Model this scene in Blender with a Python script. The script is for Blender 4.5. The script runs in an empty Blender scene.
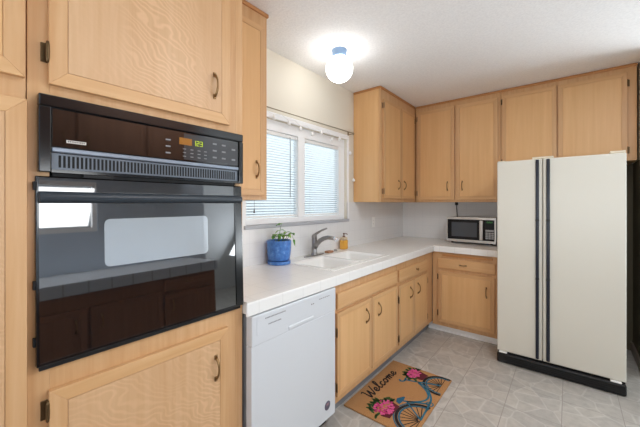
import bpy, bmesh, math, random
from mathutils import Vector, Matrix
random.seed(7)
sc = bpy.context.scene
COL = sc.collection
PI = math.pi

def lin(r, g, b):
    f = lambda c: (c/255)/12.92 if c/255 <= 0.04045 else (((c/255)+0.055)/1.055)**2.4
    return (f(r), f(g), f(b), 1.0)

# ------------------------------------------------------------------ camera
cam = bpy.data.cameras.new('camera')
cam.sensor_width = 36.0
cam.lens = 307.6/640*36.0
cam.shift_y = -10.0/640
cam.clip_start = 0.02
camo = bpy.data.objects.new('camera', cam)
COL.objects.link(camo)
camo.location = (0, 0, 1.37)
camo.rotation_euler = (PI/2, 0, math.atan2(249, 307.6))
sc.camera = camo

# ------------------------------------------------------------------ world
w = bpy.data.worlds.new('world')
sc.world = w
w.use_nodes = True
bg = w.node_tree.nodes['Background']
bg.inputs[0].default_value = (0.80, 0.93, 1.0, 1)
bg.inputs[1].default_value = 0.64

# ------------------------------------------------------------------ daylight of the opposite window, plus added fill lights out of view
CEIL = 2.56
def area(name, loc, rot, sx, sy, power, color=(1, 1, 1)):
    l = bpy.data.lights.new(name, 'AREA')
    l.shape = 'RECTANGLE'; l.size = sx; l.size_y = sy
    l.energy = power; l.color = color
    o = bpy.data.objects.new(name, l)
    COL.objects.link(o); o.location = loc; o.rotation_euler = rot
    return o
area('added_fill_rear', (0.3, -2.42, 1.4), (PI/2+0.9, 0, 0), 2.8, 1.9, 46, (0.88, 0.95, 1.0))  # added soft light behind the camera, tilted up to brighten the ceiling
area('added_fill_dining', (1.9, 4.0, 1.35), (PI/2+0.6, 0, PI), 1.9, 1.7, 55, (0.88, 0.95, 1.0))  # made-up source on the dining side, unseen, also aimed upward
area('daylight_counter_window', (1.27, 0.42, 1.50), (PI/2-0.6, 0, PI/2), 1.0, 0.42, 5, (0.95, 0.98, 1.0))

area('added_fill_ceiling', (0.55, 1.35, CEIL-0.03), (0, 0, 0), 0.4, 1.2, 13, (0.95, 0.98, 1.0))  # unseen lamp added for more light from above
sc.view_settings.view_transform = 'Standard'
sc.view_settings.look = 'None'
sc.view_settings.gamma = 1.0
sc.view_settings.use_curve_mapping = False
sc.view_settings.exposure = 1.06
sc.cycles.max_bounces = 10
sc.cycles.diffuse_bounces = 6
sc.cycles.transparent_max_bounces = 16
sc.cycles.use_denoising = True
sc.cycles.caustics_reflective = False
sc.cycles.caustics_refractive = False

# ------------------------------------------------------------------ materials
MATS = {}
def base_mat(name, color, rough=0.5, metal=0.0, spec=0.5, ior=1.45, emit=None, estr=0.0, coat=0.0):
    m = bpy.data.materials.new(name); m.use_nodes = True
    b = m.node_tree.nodes['Principled BSDF']
    b.inputs['Base Color'].default_value = color
    b.inputs['Roughness'].default_value = rough
    b.inputs['Metallic'].default_value = metal
    b.inputs['Specular IOR Level'].default_value = spec
    b.inputs['IOR'].default_value = ior
    b.inputs['Coat Weight'].default_value = coat
    if emit:
        b.inputs['Emission Color'].default_value = emit
        b.inputs['Emission Strength'].default_value = estr
    MATS[name] = m
    return m
def nd(m, t, **kw):
    n = m.node_tree.nodes.new(t)
    for k, v in kw.items():
        setattr(n, k, v)
    return n
def lk(m, a, b): m.node_tree.links.new(a, b)
def bsdf(m): return m.node_tree.nodes['Principled BSDF']
def mixc(m, fac, a, b, blend='MIX'):
    n = nd(m, 'ShaderNodeMix', data_type='RGBA', blend_type=blend)
    for sock, v in ((n.inputs[0], fac), (n.inputs[6], a), (n.inputs[7], b)):
        if hasattr(v, 'is_linked'): lk(m, v, sock)
        else: sock.default_value = v
    return n.outputs[2]
def noise(m, vec, scale, detail=3, rough=0.5, dist=0.0):
    n = nd(m, 'ShaderNodeTexNoise')
    n.inputs['Scale'].default_value = scale; n.inputs['Detail'].default_value = detail
    n.inputs['Roughness'].default_value = rough; n.inputs['Distortion'].default_value = dist
    lk(m, vec, n.inputs['Vector'])
    return n.outputs['Fac']
def mapped(m, scale=(1, 1, 1), kind='Object', rand=False):
    tc = nd(m, 'ShaderNodeTexCoord')
    mp = nd(m, 'ShaderNodeMapping')
    mp.inputs['Scale'].default_value = scale
    src = tc.outputs[kind]
    if rand:
        oi = nd(m, 'ShaderNodeObjectInfo')
        mu = nd(m, 'ShaderNodeVectorMath', operation='SCALE')
        cb = nd(m, 'ShaderNodeCombineXYZ')
        for i in range(3): lk(m, oi.outputs['Random'], cb.inputs[i])
        lk(m, cb.outputs[0], mu.inputs[0]); mu.inputs[3].default_value = 17.0
        ad = nd(m, 'ShaderNodeVectorMath', operation='ADD')
        lk(m, src, ad.inputs[0]); lk(m, mu.outputs[0], ad.inputs[1]); src = ad.outputs[0]
    lk(m, src, mp.inputs['Vector'])
    return mp.outputs[0]
def ramp(m, fac, stops):
    r = nd(m, 'ShaderNodeValToRGB')
    els = r.color_ramp.elements
    els[0].position, els[0].color = stops[0]
    els[1].position, els[1].color = stops[-1]
    for p, c in stops[1:-1]:
        e = els.new(p); e.color = c
    lk(m, fac, r.inputs[0])
    return r.outputs[0]
def bump(m, h, strength, dist=0.01):
    b = nd(m, 'ShaderNodeBump')
    b.inputs['Strength'].default_value = strength; b.inputs['Distance'].default_value = dist
    lk(m, h, b.inputs['Height']); lk(m, b.outputs[0], bsdf(m).inputs['Normal'])

def wood(name, light, dark, scale=(38, 38, 1.6), rough=0.38, flame=0.0):
    m = base_mat(name, light, rough, spec=0.45)
    v = mapped(m, scale, rand=True)
    g = noise(m, v, 1.0, 5, 0.6, 0.3)
    c = ramp(m, g, [(0.28, dark), (0.72, light)])
    v2 = mapped(m, (1.6, 1.6, 0.7), rand=True)
    big = noise(m, v2, 1.3, 2)
    c = mixc(m, ramp(m, big, [(0.35, (0, 0, 0, 1)), (0.7, (.3, .3, .3, 1))]), c, dark)
    if flame > 0:
        wv_ = nd(m, 'ShaderNodeTexWave', wave_type='BANDS', bands_direction='DIAGONAL', wave_profile='SIN')
        lk(m, mapped(m, (1.0, 1.0, 1.35), rand=True), wv_.inputs['Vector'])
        wv_.inputs['Scale'].default_value = 19.0; wv_.inputs['Distortion'].default_value = 26.0
        wv_.inputs['Detail'].default_value = 1.6; wv_.inputs['Detail Scale'].default_value = 0.42
        msk = ramp(m, noise(m, mapped(m, (3.2, 3.2, 1.4), rand=True), 1.0, 2), [(0.42, (.08, .08, .08, 1)), (0.62, (1, 1, 1, 1))])
        band = ramp(m, wv_.outputs['Fac'], [(0.45, (0, 0, 0, 1)), (1.0, (1, 1, 1, 1))])
        band = mixc(m, 1.0, band, msk, 'MULTIPLY')
        hi = tuple(min(1, x*1.22+.03) for x in light[:3]) + (1,)
        amt = mixc(m, flame, (0, 0, 0, 1), band)
        c = mixc(m, amt, c, hi)
    lk(m, c, bsdf(m).inputs['Base Color'])
    bump(m, g, 0.05, 0.002)
    return m
WL, WD = lin(217, 177, 133), lin(201, 154, 106)
wood('wood_vertical', WL, WD)
wood('wood_horizontal', lin(221, 180, 133), lin(207, 160, 110), (1.6, 1.6, 38))
wood('wood_flame', lin(216, 178, 138), lin(203, 160, 117), flame=0.36)
wood('wood_plain', lin(228, 184, 132), lin(217, 170, 117), (30, 30, 1.2))
wood('wood_crown', lin(196, 142, 90), lin(178, 122, 72), (1.6, 1.6, 38))
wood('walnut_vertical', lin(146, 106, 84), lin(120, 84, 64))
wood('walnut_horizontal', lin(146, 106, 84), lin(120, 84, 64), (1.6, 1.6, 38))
wood('wood_shadow_gap', lin(120, 80, 45), lin(100, 62, 34))

base_mat('bronze', lin(150, 120, 82), 0.32, 0.9)
base_mat('hinge_bronze', lin(104, 84, 58), 0.4, 0.8)
base_mat('nickel', lin(150, 148, 146), 0.28, 0.95)
base_mat('steel', lin(196, 194, 190), 0.3, 0.8)
base_mat('chrome', lin(225, 225, 228), 0.12, 1.0)
base_mat('black_glass', lin(13, 13, 15), 0.03, 0.0, 0.5, 2.5)
base_mat('panel_glass', lin(15, 13, 13), 0.05, 0.0, 0.5, 1.9)
base_mat('slate_plastic', lin(44, 52, 60), 0.3)
base_mat('microwave_black', lin(9, 9, 11), 0.35, spec=0.3)
base_mat('microwave_window', lin(74, 78, 84), 0.25)
base_mat('keypad_grey', lin(172, 174, 178), 0.5)
base_mat('black_plastic', lin(14, 16, 19), 0.14, 0.0, 0.5, 1.6)
base_mat('black_matte', lin(18, 18, 20), 0.55)
base_mat('navy_black', lin(22, 27, 42), 0.3)
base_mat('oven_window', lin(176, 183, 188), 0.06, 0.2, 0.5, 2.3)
base_mat('wall_paint_blue', lin(196, 210, 226), 0.6)
base_mat('grey_metal_strip', lin(140, 150, 164), 0.35, 0.7)
base_mat('grille_slot', lin(8, 8, 9), 0.7)
base_mat('grille_bar', lin(104, 112, 122), 0.35, 0.2)
base_mat('button_grey', lin(128, 128, 130), 0.5)
base_mat('panel_grey', lin(62, 62, 64), 0.12, 0.0, 0.5, 1.6)
base_mat('display_amber', lin(120, 76, 6), 0.3, emit=lin(160, 100, 8), estr=0.2)
base_mat('display_lime', lin(120, 140, 20), 0.3, emit=lin(170, 190, 20), estr=0.6)
base_mat('display_green', lin(20, 70, 20), 0.3, emit=lin(40, 130, 40), estr=0.08)
base_mat('white_enamel', lin(212, 216, 221), 0.22, 0.0, 0.5)
base_mat('white_plastic', lin(240, 240, 238), 0.4)
base_mat('white_paint', lin(248, 249, 250), 0.45)
base_mat('porcelain', lin(244, 244, 242), 0.12)
base_mat('grey_mark', lin(130, 132, 136), 0.5)
base_mat('badge_dark', lin(92, 86, 104), 0.35)
base_mat('badge_red', lin(140, 110, 120), 0.35)
base_mat('pot_blue', lin(62, 112, 182), 0.3)
base_mat('soil', lin(60, 44, 32), 0.9)
base_mat('leaf', lin(92, 150, 56), 0.45)
base_mat('leaf_pale', lin(146, 188, 80), 0.45)
base_mat('stem', lin(110, 140, 70), 0.5)
base_mat('amber_soap', lin(226, 168, 70), 0.15)
base_mat('clear_shoulder', lin(206, 188, 160), 0.15)
base_mat('brown_plastic', lin(104, 74, 52), 0.35)
base_mat('copper_scrub', lin(178, 132, 100), 0.45, 0.3)
base_mat('rod_bronze', lin(158, 146, 124), 0.35, 0.6)
base_mat('collar_blue_grey', lin(120, 146, 176), 0.35, 0.2)
base_mat('alcove_shade', lin(104, 94, 74), 0.7)  # dark tone stands in for the deep shade beside the refrigerator
base_mat('cream_paint', lin(226, 218, 202), 0.6)
base_mat('wall_paint_far', lin(205, 208, 212), 0.6)
base_mat('taupe_paint', lin(150, 136, 124), 0.5)
base_mat('sill_grey', lin(176, 178, 184), 0.35)
base_mat('maroon', lin(92, 24, 40), 0.8)
base_mat('teal', lin(34, 100, 124), 0.8)
base_mat('teal_dark', lin(30, 88, 118), 0.8)
base_mat('ink_black', lin(24, 22, 24), 0.85)
base_mat('pink', lin(206, 84, 138), 0.8)
base_mat('pink_dark', lin(176, 46, 104), 0.8)
base_mat('print_green', lin(52, 84, 44), 0.8)
base_mat('globe_glass', lin(250, 250, 248), 0.2, emit=(1, 0.985, 0.96, 1), estr=4.2)
base_mat('bulb_white', lin(250, 250, 250), 0.3)
base_mat('clear_wire', lin(225, 225, 222), 0.4)
base_mat('fridge_trim', lin(226, 214, 190), 0.4)

def fridge_mat():
    m = base_mat('fridge_white', lin(220, 217, 205), 0.3, spec=0.5)
    n = noise(m, mapped(m, (1, 1, 1)), 420, 2)
    bump(m, n, 0.06, 0.002)
fridge_mat()
def ceiling_mat():
    m = base_mat('ceiling_texture', lin(240, 240, 240), 0.8, spec=0.2)
    v = mapped(m)
    n = noise(m, v, 70, 4, 0.7)
    c = ramp(m, n, [(0.3, lin(234, 234, 235)), (0.65, lin(246, 246, 246))])
    lk(m, c, bsdf(m).inputs['Base Color'])
    bump(m, n, 0.35, 0.01)
ceiling_mat()
def wall_mat():
    m = base_mat('wall_cream', lin(226, 220, 206), 0.65, spec=0.3)
    n = noise(m, mapped(m), 60, 3)
    bump(m, n, 0.12, 0.006)
wall_mat()
def tile_mat(name, tile, grout, size, offs, col, gcol, rough, ax=(0, 1, 2)):
    """square tiles with grout on planes, in the object's own coordinates; joints on all three axes"""
    m = base_mat(name, col, rough)
    tc = nd(m, 'ShaderNodeTexCoord'); sp = nd(m, 'ShaderNodeSeparateXYZ')
    lk(m, tc.outputs['Object'], sp.inputs[0])
    geo = nd(m, 'ShaderNodeNewGeometry'); sn = nd(m, 'ShaderNodeSeparateXYZ')
    lk(m, geo.outputs['True Normal'], sn.inputs[0])
    tot = None
    for i in range(3):
        if size[i] is None: continue
        a = nd(m, 'ShaderNodeMath', operation='SUBTRACT'); lk(m, sp.outputs[i], a.inputs[0]); a.inputs[1].default_value = offs[i]
        b = nd(m, 'ShaderNodeMath', operation='DIVIDE'); lk(m, a.outputs[0], b.inputs[0]); b.inputs[1].default_value = size[i]
        r = nd(m, 'ShaderNodeMath', operation='ROUND'); lk(m, b.outputs[0], r.inputs[0])
        d = nd(m, 'ShaderNodeMath', operation='SUBTRACT'); lk(m, b.outputs[0], d.inputs[0]); lk(m, r.outputs[0], d.inputs[1])
        ab = nd(m, 'ShaderNodeMath', operation='ABSOLUTE'); lk(m, d.outputs[0], ab.inputs[0])
        lt = nd(m, 'ShaderNodeMath', operation='LESS_THAN'); lk(m, ab.outputs[0], lt.inputs[0]); lt.inputs[1].default_value = grout/size[i]
        # no joint lines along the axis the face looks down
        an = nd(m, 'ShaderNodeMath', operation='ABSOLUTE'); lk(m, sn.outputs[i], an.inputs[0])
        l2 = nd(m, 'ShaderNodeMath', operation='LESS_THAN'); lk(m, an.outputs[0], l2.inputs[0]); l2.inputs[1].default_value = 0.5
        mu = nd(m, 'ShaderNodeMath', operation='MULTIPLY'); lk(m, lt.outputs[0], mu.inputs[0]); lk(m, l2.outputs[0], mu.inputs[1])
        if tot is None: tot = mu.outputs[0]
        else:
            mx = nd(m, 'ShaderNodeMath', operation='MAXIMUM'); lk(m, tot, mx.inputs[0]); lk(m, mu.outputs[0], mx.inputs[1]); tot = mx.outputs[0]
    c = mixc(m, tot, col, gcol)
    lk(m, c, bsdf(m).inputs['Base Color'])
    inv = nd(m, 'ShaderNodeMath', operation='SUBTRACT'); inv.inputs[0].default_value = 1.0; lk(m, tot, inv.inputs[1])
    bump(m, inv.outputs[0], 0.25, 0.002)
    return m, tot, c
tile_mat('counter_tile', None, 0.0022, (0.152, 0.152, None), (0.0, 0.02, 0), lin(238, 238, 236), lin(228, 228, 226), 0.22)
tile_mat('backsplash_tile', None, 0.0016, (0.108, 0.108, 0.108), (0.0, 0.0, 0.0), lin(232, 232, 232), lin(225, 225, 226), 0.25)
tile_mat('edge_tile', None, 0.003, (None, 0.152, None), (0, 0, 0), lin(176, 186, 200), lin(120, 126, 136), 0.3)
def floor_mat():
    m, tot, c = tile_mat('floor_tile', None, 0.0022, (0.305, 0.305, None), (-0.036, 2.413, 0), lin(188, 184, 179), lin(150, 143, 136), 0.38)
    v = mapped(m)
    n = noise(m, v, 16, 5, 0.65)
    stone = ramp(m, n, [(0.3, lin(166, 162, 156)), (0.7, lin(189, 184, 177))])
    vo = nd(m, 'ShaderNodeTexVoronoi', feature='DISTANCE_TO_EDGE'); vo.inputs['Scale'].default_value = 6.6
    vo.inputs['Randomness'].default_value = 0.75
    lk(m, v, vo.inputs['Vector'])
    vc = nd(m, 'ShaderNodeTexVoronoi'); vc.inputs['Scale'].default_value = 6.6; vc.inputs['Randomness'].default_value = 0.75
    lk(m, v, vc.inputs['Vector'])
    bw = nd(m, 'ShaderNodeRGBToBW'); lk(m, vc.outputs['Color'], bw.inputs[0])
    tint = ramp(m, bw.outputs[0], [(0.2, (0.93, 0.93, 0.94, 1)), (0.8, (1.04, 1.03, 1.02, 1))])
    stone = mixc(m, 1.0, stone, tint, 'MULTIPLY')
    line = ramp(m, vo.outputs['Distance'], [(0.015, (1, 1, 1, 1)), (0.04, (0, 0, 0, 1))])
    lf = mixc(m, 0.25, (0, 0, 0, 1), line)
    stone = mixc(m, lf, stone, lin(222, 220, 216))
    fin = mixc(m, tot, stone, lin(150, 143, 136))
    lk(m, fin, bsdf(m).inputs['Base Color'])
floor_mat()
def coir_mat():
    m = base_mat('coir', lin(186, 138, 88), 0.95, spec=0.1)
    n = noise(m, mapped(m), 260, 3, 0.7)
    c = ramp(m, n, [(0.3, lin(150, 106, 66)), (0.7, lin(196, 150, 104))])
    lk(m, c, bsdf(m).inputs['Base Color'])
    bump(m, n, 0.6, 0.004)
coir_mat()
def pot_mat():
    m = MATS['pot_blue']
    n = noise(m, mapped(m), 38, 3, 0.6)
    c = ramp(m, n, [(0.35, lin(58, 106, 180)), (0.6, lin(78, 132, 204)), (0.78, lin(140, 178, 224))])
    lk(m, c, bsdf(m).inputs['Base Color'])
    bump(m, n, 0.3, 0.004)
pot_mat()
def glass_mat():
    m = bpy.data.materials.new('clear_glass'); m.use_nodes = True; nt = m.node_tree
    nt.nodes.remove(nt.nodes['Principled BSDF'])
    t = nd(m, 'ShaderNodeBsdfTransparent'); g = nd(m, 'ShaderNodeBsdfGlossy'); g.inputs['Roughness'].default_value = 0.03
    mx = nd(m, 'ShaderNodeMixShader'); mx.inputs[0].default_value = 0.05
    lk(m, t.outputs[0], mx.inputs[1]); lk(m, g.outputs[0], mx.inputs[2])
    lk(m, mx.outputs[0], nt.nodes['Material Output'].inputs[0])
    MATS['clear_glass'] = m
glass_mat()
def slat_mat():
    m = bpy.data.materials.new('blind_slat'); m.use_nodes = True; nt = m.node_tree
    nt.nodes.remove(nt.nodes['Principled BSDF'])
    d = nd(m, 'ShaderNodeBsdfDiffuse'); d.inputs[0].default_value = lin(240, 243, 245)
    t = nd(m, 'ShaderNodeBsdfTranslucent'); t.inputs[0].default_value = lin(228, 238, 244)
    mx = nd(m, 'ShaderNodeMixShader'); mx.inputs[0].default_value = 0.6
    lk(m, d.outputs[0], mx.inputs[1]); lk(m, t.outputs[0], mx.inputs[2])
    lk(m, mx.outputs[0], nt.nodes['Material Output'].inputs[0])
    MATS['blind_slat'] = m
slat_mat()
def clear_plastic():
    m = base_mat('clear_plastic', (1, 0.93, 0.8, 1), 0.1)
    return m
clear_plastic()

# ------------------------------------------------------------------ mesh helpers
def B(): return bmesh.new()
def hexa(bm, P8, mi=0):
    """P8: bottom loop of four then top loop of four"""
    v = [bm.verts.new(p) for p in P8]
    fs = [(3, 2, 1, 0), (4, 5, 6, 7), (0, 1, 5, 4), (1, 2, 6, 5), (2, 3, 7, 6), (3, 0, 4, 7)]
    out = []
    for f in fs:
        fc = bm.faces.new([v[i] for i in f]); fc.material_index = mi; out.append(fc)
    return v, out
def box(bm, x0, x1, y0, y1, z0, z1, bev=0.0, mi=0, seg=2):
    x0, x1 = sorted((x0, x1)); y0, y1 = sorted((y0, y1)); z0, z1 = sorted((z0, z1))
    v, fs = hexa(bm, [(x0, y0, z0), (x1, y0, z0), (x1, y1, z0), (x0, y1, z0), (x0, y0, z1), (x1, y0, z1), (x1, y1, z1), (x0, y1, z1)], mi)
    if bev > 0:
        es = list({e for f in fs for e in f.edges})
        bmesh.ops.bevel(bm, geom=es, offset=bev, segments=seg, affect='EDGES', profile=0.5)
def tube(bm, pts, rad, n=10, caps=True, mi=0):
    pts = [Vector(p) for p in pts]
    if not isinstance(rad, (list, tuple)): rad = [rad]*len(pts)
    rings = []; prev = None
    for i, p in enumerate(pts):
        t = (pts[min(i+1, len(pts)-1)]-pts[max(i-1, 0)]).normalized()
        if prev is None:
            u = t.orthogonal().normalized()
        else:
            u = (prev-t*prev.dot(t)).normalized()
        prev = u; wv = t.cross(u)
        rings.append([bm.verts.new(p+(u*math.cos(2*PI*k/n)+wv*math.sin(2*PI*k/n))*rad[i]) for k in range(n)])
    for a, b in zip(rings, rings[1:]):
        for k in range(n):
            f = bm.faces.new((a[k], a[(k+1) % n], b[(k+1) % n], b[k])); f.smooth = True; f.material_index = mi
    if caps:
        f = bm.faces.new(rings[0][::-1]); f.material_index = mi
        f = bm.faces.new(rings[-1]); f.material_index = mi
def lathe(bm, prof, c, n=32, axis='Z', mi=0):
    """prof: list of (radius, height) along the axis"""
    rings = []
    def pt(r, h, a):
        if axis == 'Z': return Vector((c[0]+r*math.cos(a), c[1]+r*math.sin(a), c[2]+h))
        if axis == 'X': return Vector((c[0]+h, c[1]+r*math.cos(a), c[2]+r*math.sin(a)))
        return Vector((c[0]+r*math.sin(a), c[1]+h, c[2]+r*math.cos(a)))
    for r, h in prof:
        if r < 1e-6: rings.append([bm.verts.new(pt(0, h, 0))])
        else: rings.append([bm.verts.new(pt(r, h, 2*PI*k/n)) for k in range(n)])
    for a, b in zip(rings, rings[1:]):
        for k in range(n):
            k2 = (k+1) % n
            if len(a) == 1 and len(b) == 1: continue
            if len(a) == 1: vs = (a[0], b[k2], b[k])
            elif len(b) == 1: vs = (a[k], a[k2], b[0])
            else: vs = (a[k], a[k2], b[k2], b[k])
            f = bm.faces.new(vs); f.smooth = True; f.material_index = mi
def prism(bm, loop, n, h, mi=0):
    """closed planar loop extruded by vector n*h"""
    d = Vector(n)*h
    a = [bm.verts.new(Vector(p)) for p in loop]; b = [bm.verts.new(Vector(p)+d) for p in loop]
    bm.faces.new(a[::-1]).material_index = mi; bm.faces.new(b).material_index = mi
    for i in range(len(a)):
        j = (i+1) % len(a)
        bm.faces.new((a[i], a[j], b[j], b[i])).material_index = mi
def origin_of(o):
    v = Vector((0, 0, 0))
    while o is not None:
        v += o.location; o = o.parent
    return v
def obj(name, bm, mat, parent=None, loc=None, bev=0.0, smooth=False, label=None, kind=None):
    """geometry in bm is in room coordinates; the object's origin goes to its parent's origin, or to loc"""
    off = origin_of(parent) if parent is not None else Vector(loc or (0, 0, 0))
    bmesh.ops.recalc_face_normals(bm, faces=bm.faces[:])
    bmesh.ops.translate(bm, verts=bm.verts[:], vec=-off)
    me = bpy.data.meshes.new(name)
    if smooth:
        for f in bm.faces: f.smooth = True
    bm.to_mesh(me); bm.free()
    for mm in (mat if isinstance(mat, (list, tuple)) else [mat]):
        me.materials.append(MATS[mm])
    o = bpy.data.objects.new(name, me); COL.objects.link(o)
    if parent is not None: o.parent = parent
    else: o.location = off
    if bev > 0:
        md = o.modifiers.new('edge', 'BEVEL'); md.width = bev; md.segments = 2; md.limit_method = 'ANGLE'
    if label: o['label'] = label
    if kind: o['kind'] = kind
    return o
def thing(name, label, cat, loc, group=None):
    o = bpy.data.objects.new(name, None); COL.objects.link(o); o.location = loc
    o.empty_display_size = 0.05
    o['label'] = label; o['category'] = cat
    if group: o['group'] = group
    return o
def tag(o, label, cat, group=None):
    o['label'] = label; o['category'] = cat
    if group: o['group'] = group
    return o
def struct(name, bm, mat, parent=None):
    o = obj(name, bm, mat, parent)
    o['kind'] = 'structure'
    return o

# face frames: (a along the face, n out of the face, z)
class Face:
    def __init__(s, axis, pos, sign):
        s.axis, s.pos, s.sign = axis, pos, sign
    def p(s, a, n, z):
        return (s.pos+s.sign*n, a, z) if s.axis == 'X' else (a, s.pos+s.sign*n, z)
    def box(s, bm, a0, a1, n0, n1, z0, z1, bev=0.0, mi=0):
        p, q = s.p(a0, n0, z0), s.p(a1, n1, z1)
        box(bm, p[0], q[0], p[1], q[1], p[2], q[2], bev, mi)
    def nrm(s): return Vector((s.sign, 0, 0)) if s.axis == 'X' else Vector((0, s.sign, 0))

LB = Face('X', -1.15, 1)        # base run and oven cabinet on the window wall
LT = Face('X', -1.172, 1)
LU = Face('X', -1.48, 1)        # wall cabinets on the window wall
BB = Face('Y', 3.35, -1)        # base run on the back wall
BU = Face('Y', 3.70, -1)        # wall cabinets on the back wall
OB = Face('X', 0.58, -1)        # run facing the ovens
OU = Face('X', 0.90, -1)
WX, BY, CZ = -1.80, 4.05, 2.56

def pull(face, par, a, n, z, L=0.09, horiz=False):
    """bow pull with flattened feet"""
    bm = B(); h = L/2
    pts, rad = [], []
    for i in range(13):
        t = -1+2*i/12
        off = 0.021*(1-abs(t)**2.6)
        q = t*h
        pts.append(face.p(a+q, n+0.004+off, z) if horiz else face.p(a, n+0.004+off, z+q))
        rad.append(0.0042+0.0016*abs(t)**2)
    tube(bm, pts, rad, 8)
    for s in (-1, 1):
        if horiz: face.box(bm, a+s*h-0.009, a+s*h+0.009, n-0.001, n+0.005, z-0.006, z+0.006, 0.002)
        else: face.box(bm, a-0.006, a+0.006, n-0.001, n+0.005, z+s*h-0.010, z+s*h+0.010, 0.002)
    return obj('handle', bm, 'bronze', par)
def knob(face, par, a, n, z):
    bm = B()
    prof = [(0.0, 0.024), (0.009, 0.0235), (0.014, 0.019), (0.013, 0.015), (0.006, 0.011), (0.006, 0.004), (0.010, 0.001), (0.010, -0.001)]
    if face.axis == 'X': prof = [(r, h*face.sign) for r, h in prof]; lathe(bm, prof, face.p(a, n, z), 16, 'X')
    else: prof = [(r, h*face.sign) for r, h in prof]; lathe(bm, prof, face.p(a, n, z), 16, 'Y')
    return obj('knob', bm, 'bronze', par)
def hinge(face, par, a, n, z, out):
    """barrel hinge beside the door edge; out = +1 / -1, side on which the leaf is screwed to the frame"""
    bm = B()
    face.box(bm, a, a+out*0.016, 0.0005, 0.004, z-0.028, z+0.028, 0.0012)
    tube(bm, [face.p(a+out*0.003, n-0.002, z-0.030+0.06*i/6) for i in range(7)], [0.003, 0.005, 0.005, 0.0052, 0.005, 0.005, 0.003], 8)
    return obj('hinge', bm, 'hinge_bronze', par)
def door(face, par, a0, a1, z0, z1, hs=None, hz=None, hinges=None, hz2=(0.09, 0.09), flame=False, frame=0.042, name='door', handle='pull', n0=0.001, wv='wood_vertical', wp=None, wh='wood_horizontal'):
    t = 0.019
    bm = B()
    A0, A1, Z0, Z1 = a0+frame, a1-frame, z0+frame, z1-frame
    def piece(q, mi):
        hexa(bm, [face.p(a, n0, z) for a, z in q]+[face.p(a, n0+t, z) for a, z in q], mi)
    piece([(a0, z0), (A0, Z0), (A0, Z1), (a0, z1)], 0)
    piece([(a1, z0), (a1, z1), (A1, Z1), (A1, Z0)], 0)
    piece([(a0, z0), (a1, z0), (A1, Z0), (A0, Z0)], 1)
    piece([(a0, z1), (A0, Z1), (A1, Z1), (a1, z1)], 1)
    d = obj(name, bm, [wv, wh], par, bev=0.0012)
    bm = B(); face.box(bm, A0+0.0012, A1-0.0012, n0+0.002, n0+t-0.0006, Z0+0.0012, Z1-0.0012, 0.0008)
    face.box(bm, A0-0.0005, A1+0.0005, n0+0.002, n0+t-0.004, Z0-0.0005, Z1+0.0005)
    obj('panel', bm, wp or ('wood_flame' if flame else 'wood_plain'), d)
    if hs is not None:
        if handle == 'pull': pull(face, d, hs, n0+t, hz)
        else: knob(face, d, hs, n0+t, hz)
    if hinges is not None:
        e = a0 if hinges < 0 else a1
        for z in (z0+hz2[0], z1-hz2[1]):
            hinge(face, d, e, n0+t, z, hinges)
    return d
def drawer(face, par, a0, a1, z0, z1, ha=None, hz=None, handle='knob', name='drawer', m='wood_horizontal'):
    bm = B(); face.box(bm, a0, a1, 0.001, 0.020, z0, z1, 0.005)
    d = obj(name, bm, m, par)
    if ha is not None:
        if handle == 'knob': knob(face, d, ha, 0.020, hz)
        else: pull(face, d, ha, 0.020, hz, 0.055, True)
    return d
def carcass(face, par, a0, a1, depth, z0, z1, toe=0.0, toe_mat='wood_shadow_gap', m='wood_plain'):
    bm = B(); t = 0.018; f = -0.02
    zb = z0+toe
    face.box(bm, a0, a0+t, -depth, f, zb, z1); face.box(bm, a1-t, a1, -depth, f, zb, z1)
    face.box(bm, a0+t, a1-t, -depth, -depth+0.008, zb, z1)
    face.box(bm, a0+t, a1-t, -depth+0.008, f, zb, zb+t); face.box(bm, a0+t, a1-t, -depth+0.008, f, z1-t, z1)
    obj('carcass', bm, m, par)
    if toe > 0:
        bm = B(); face.box(bm, a0, a1, -0.075, -0.06, z0, zb)
        obj('toe_kick', bm, toe_mat, par)
def face_plate(face, par, a0, a1, z0, z1, hole=None, m='wood_vertical'):
    bm = B()
    if hole is None:
        face.box(bm, a0, a1, -0.02, 0, z0, z1, 0.002)
    else:
        h0, h1, y0, y1 = hole
        face.box(bm, a0, h0, -0.02, 0, z0, z1, 0.0015); face.box(bm, h1, a1, -0.02, 0, z0, z1, 0.0015)
        face.box(bm, h0, h1, -0.02, 0, z0, y0); face.box(bm, h0, h1, -0.02, 0, y1, z1)
    return obj('face_frame', bm, m, par)

# ------------------------------------------------------------------ room shell
bm = B(); box(bm, -2.0, 3.1, -2.6, 4.25, -0.1, 0.0); struct('floor', bm, 'floor_tile')
bm = B(); box(bm, -2.0, 3.1, -2.6, 4.25, CZ, CZ+0.1); struct('ceiling', bm, 'ceiling_texture')
WY0, WY1, WZ0, WZ1 = 1.375, 2.665, 1.205, 2.035      # sink window opening
bm = B()
box(bm, WX-0.15, WX, -2.6, WY0, 0, CZ); box(bm, WX-0.15, WX, WY1, BY+0.15, 0, CZ)
box(bm, WX-0.15, WX, WY0, WY1, 0, WZ0); box(bm, WX-0.15, WX, WY0, WY1, WZ1, CZ)
struct('wall_left', bm, 'wall_cream')
bm = B(); box(bm, WX, -0.48, BY, BY+0.15, 0, CZ); box(bm, -0.48, 0.50, BY, BY+0.15, 1.74, CZ); box(bm, 0.50, 3.1, BY, BY+0.15, 0, CZ); box(bm, -0.48, 0.50, BY, BY+0.15, 0, 1.74, mi=1); struct('wall_back', bm, ['wall_cream', 'alcove_shade'])  # lower piece behind the refrigerator has shade put into its colour
bm = B()
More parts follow.
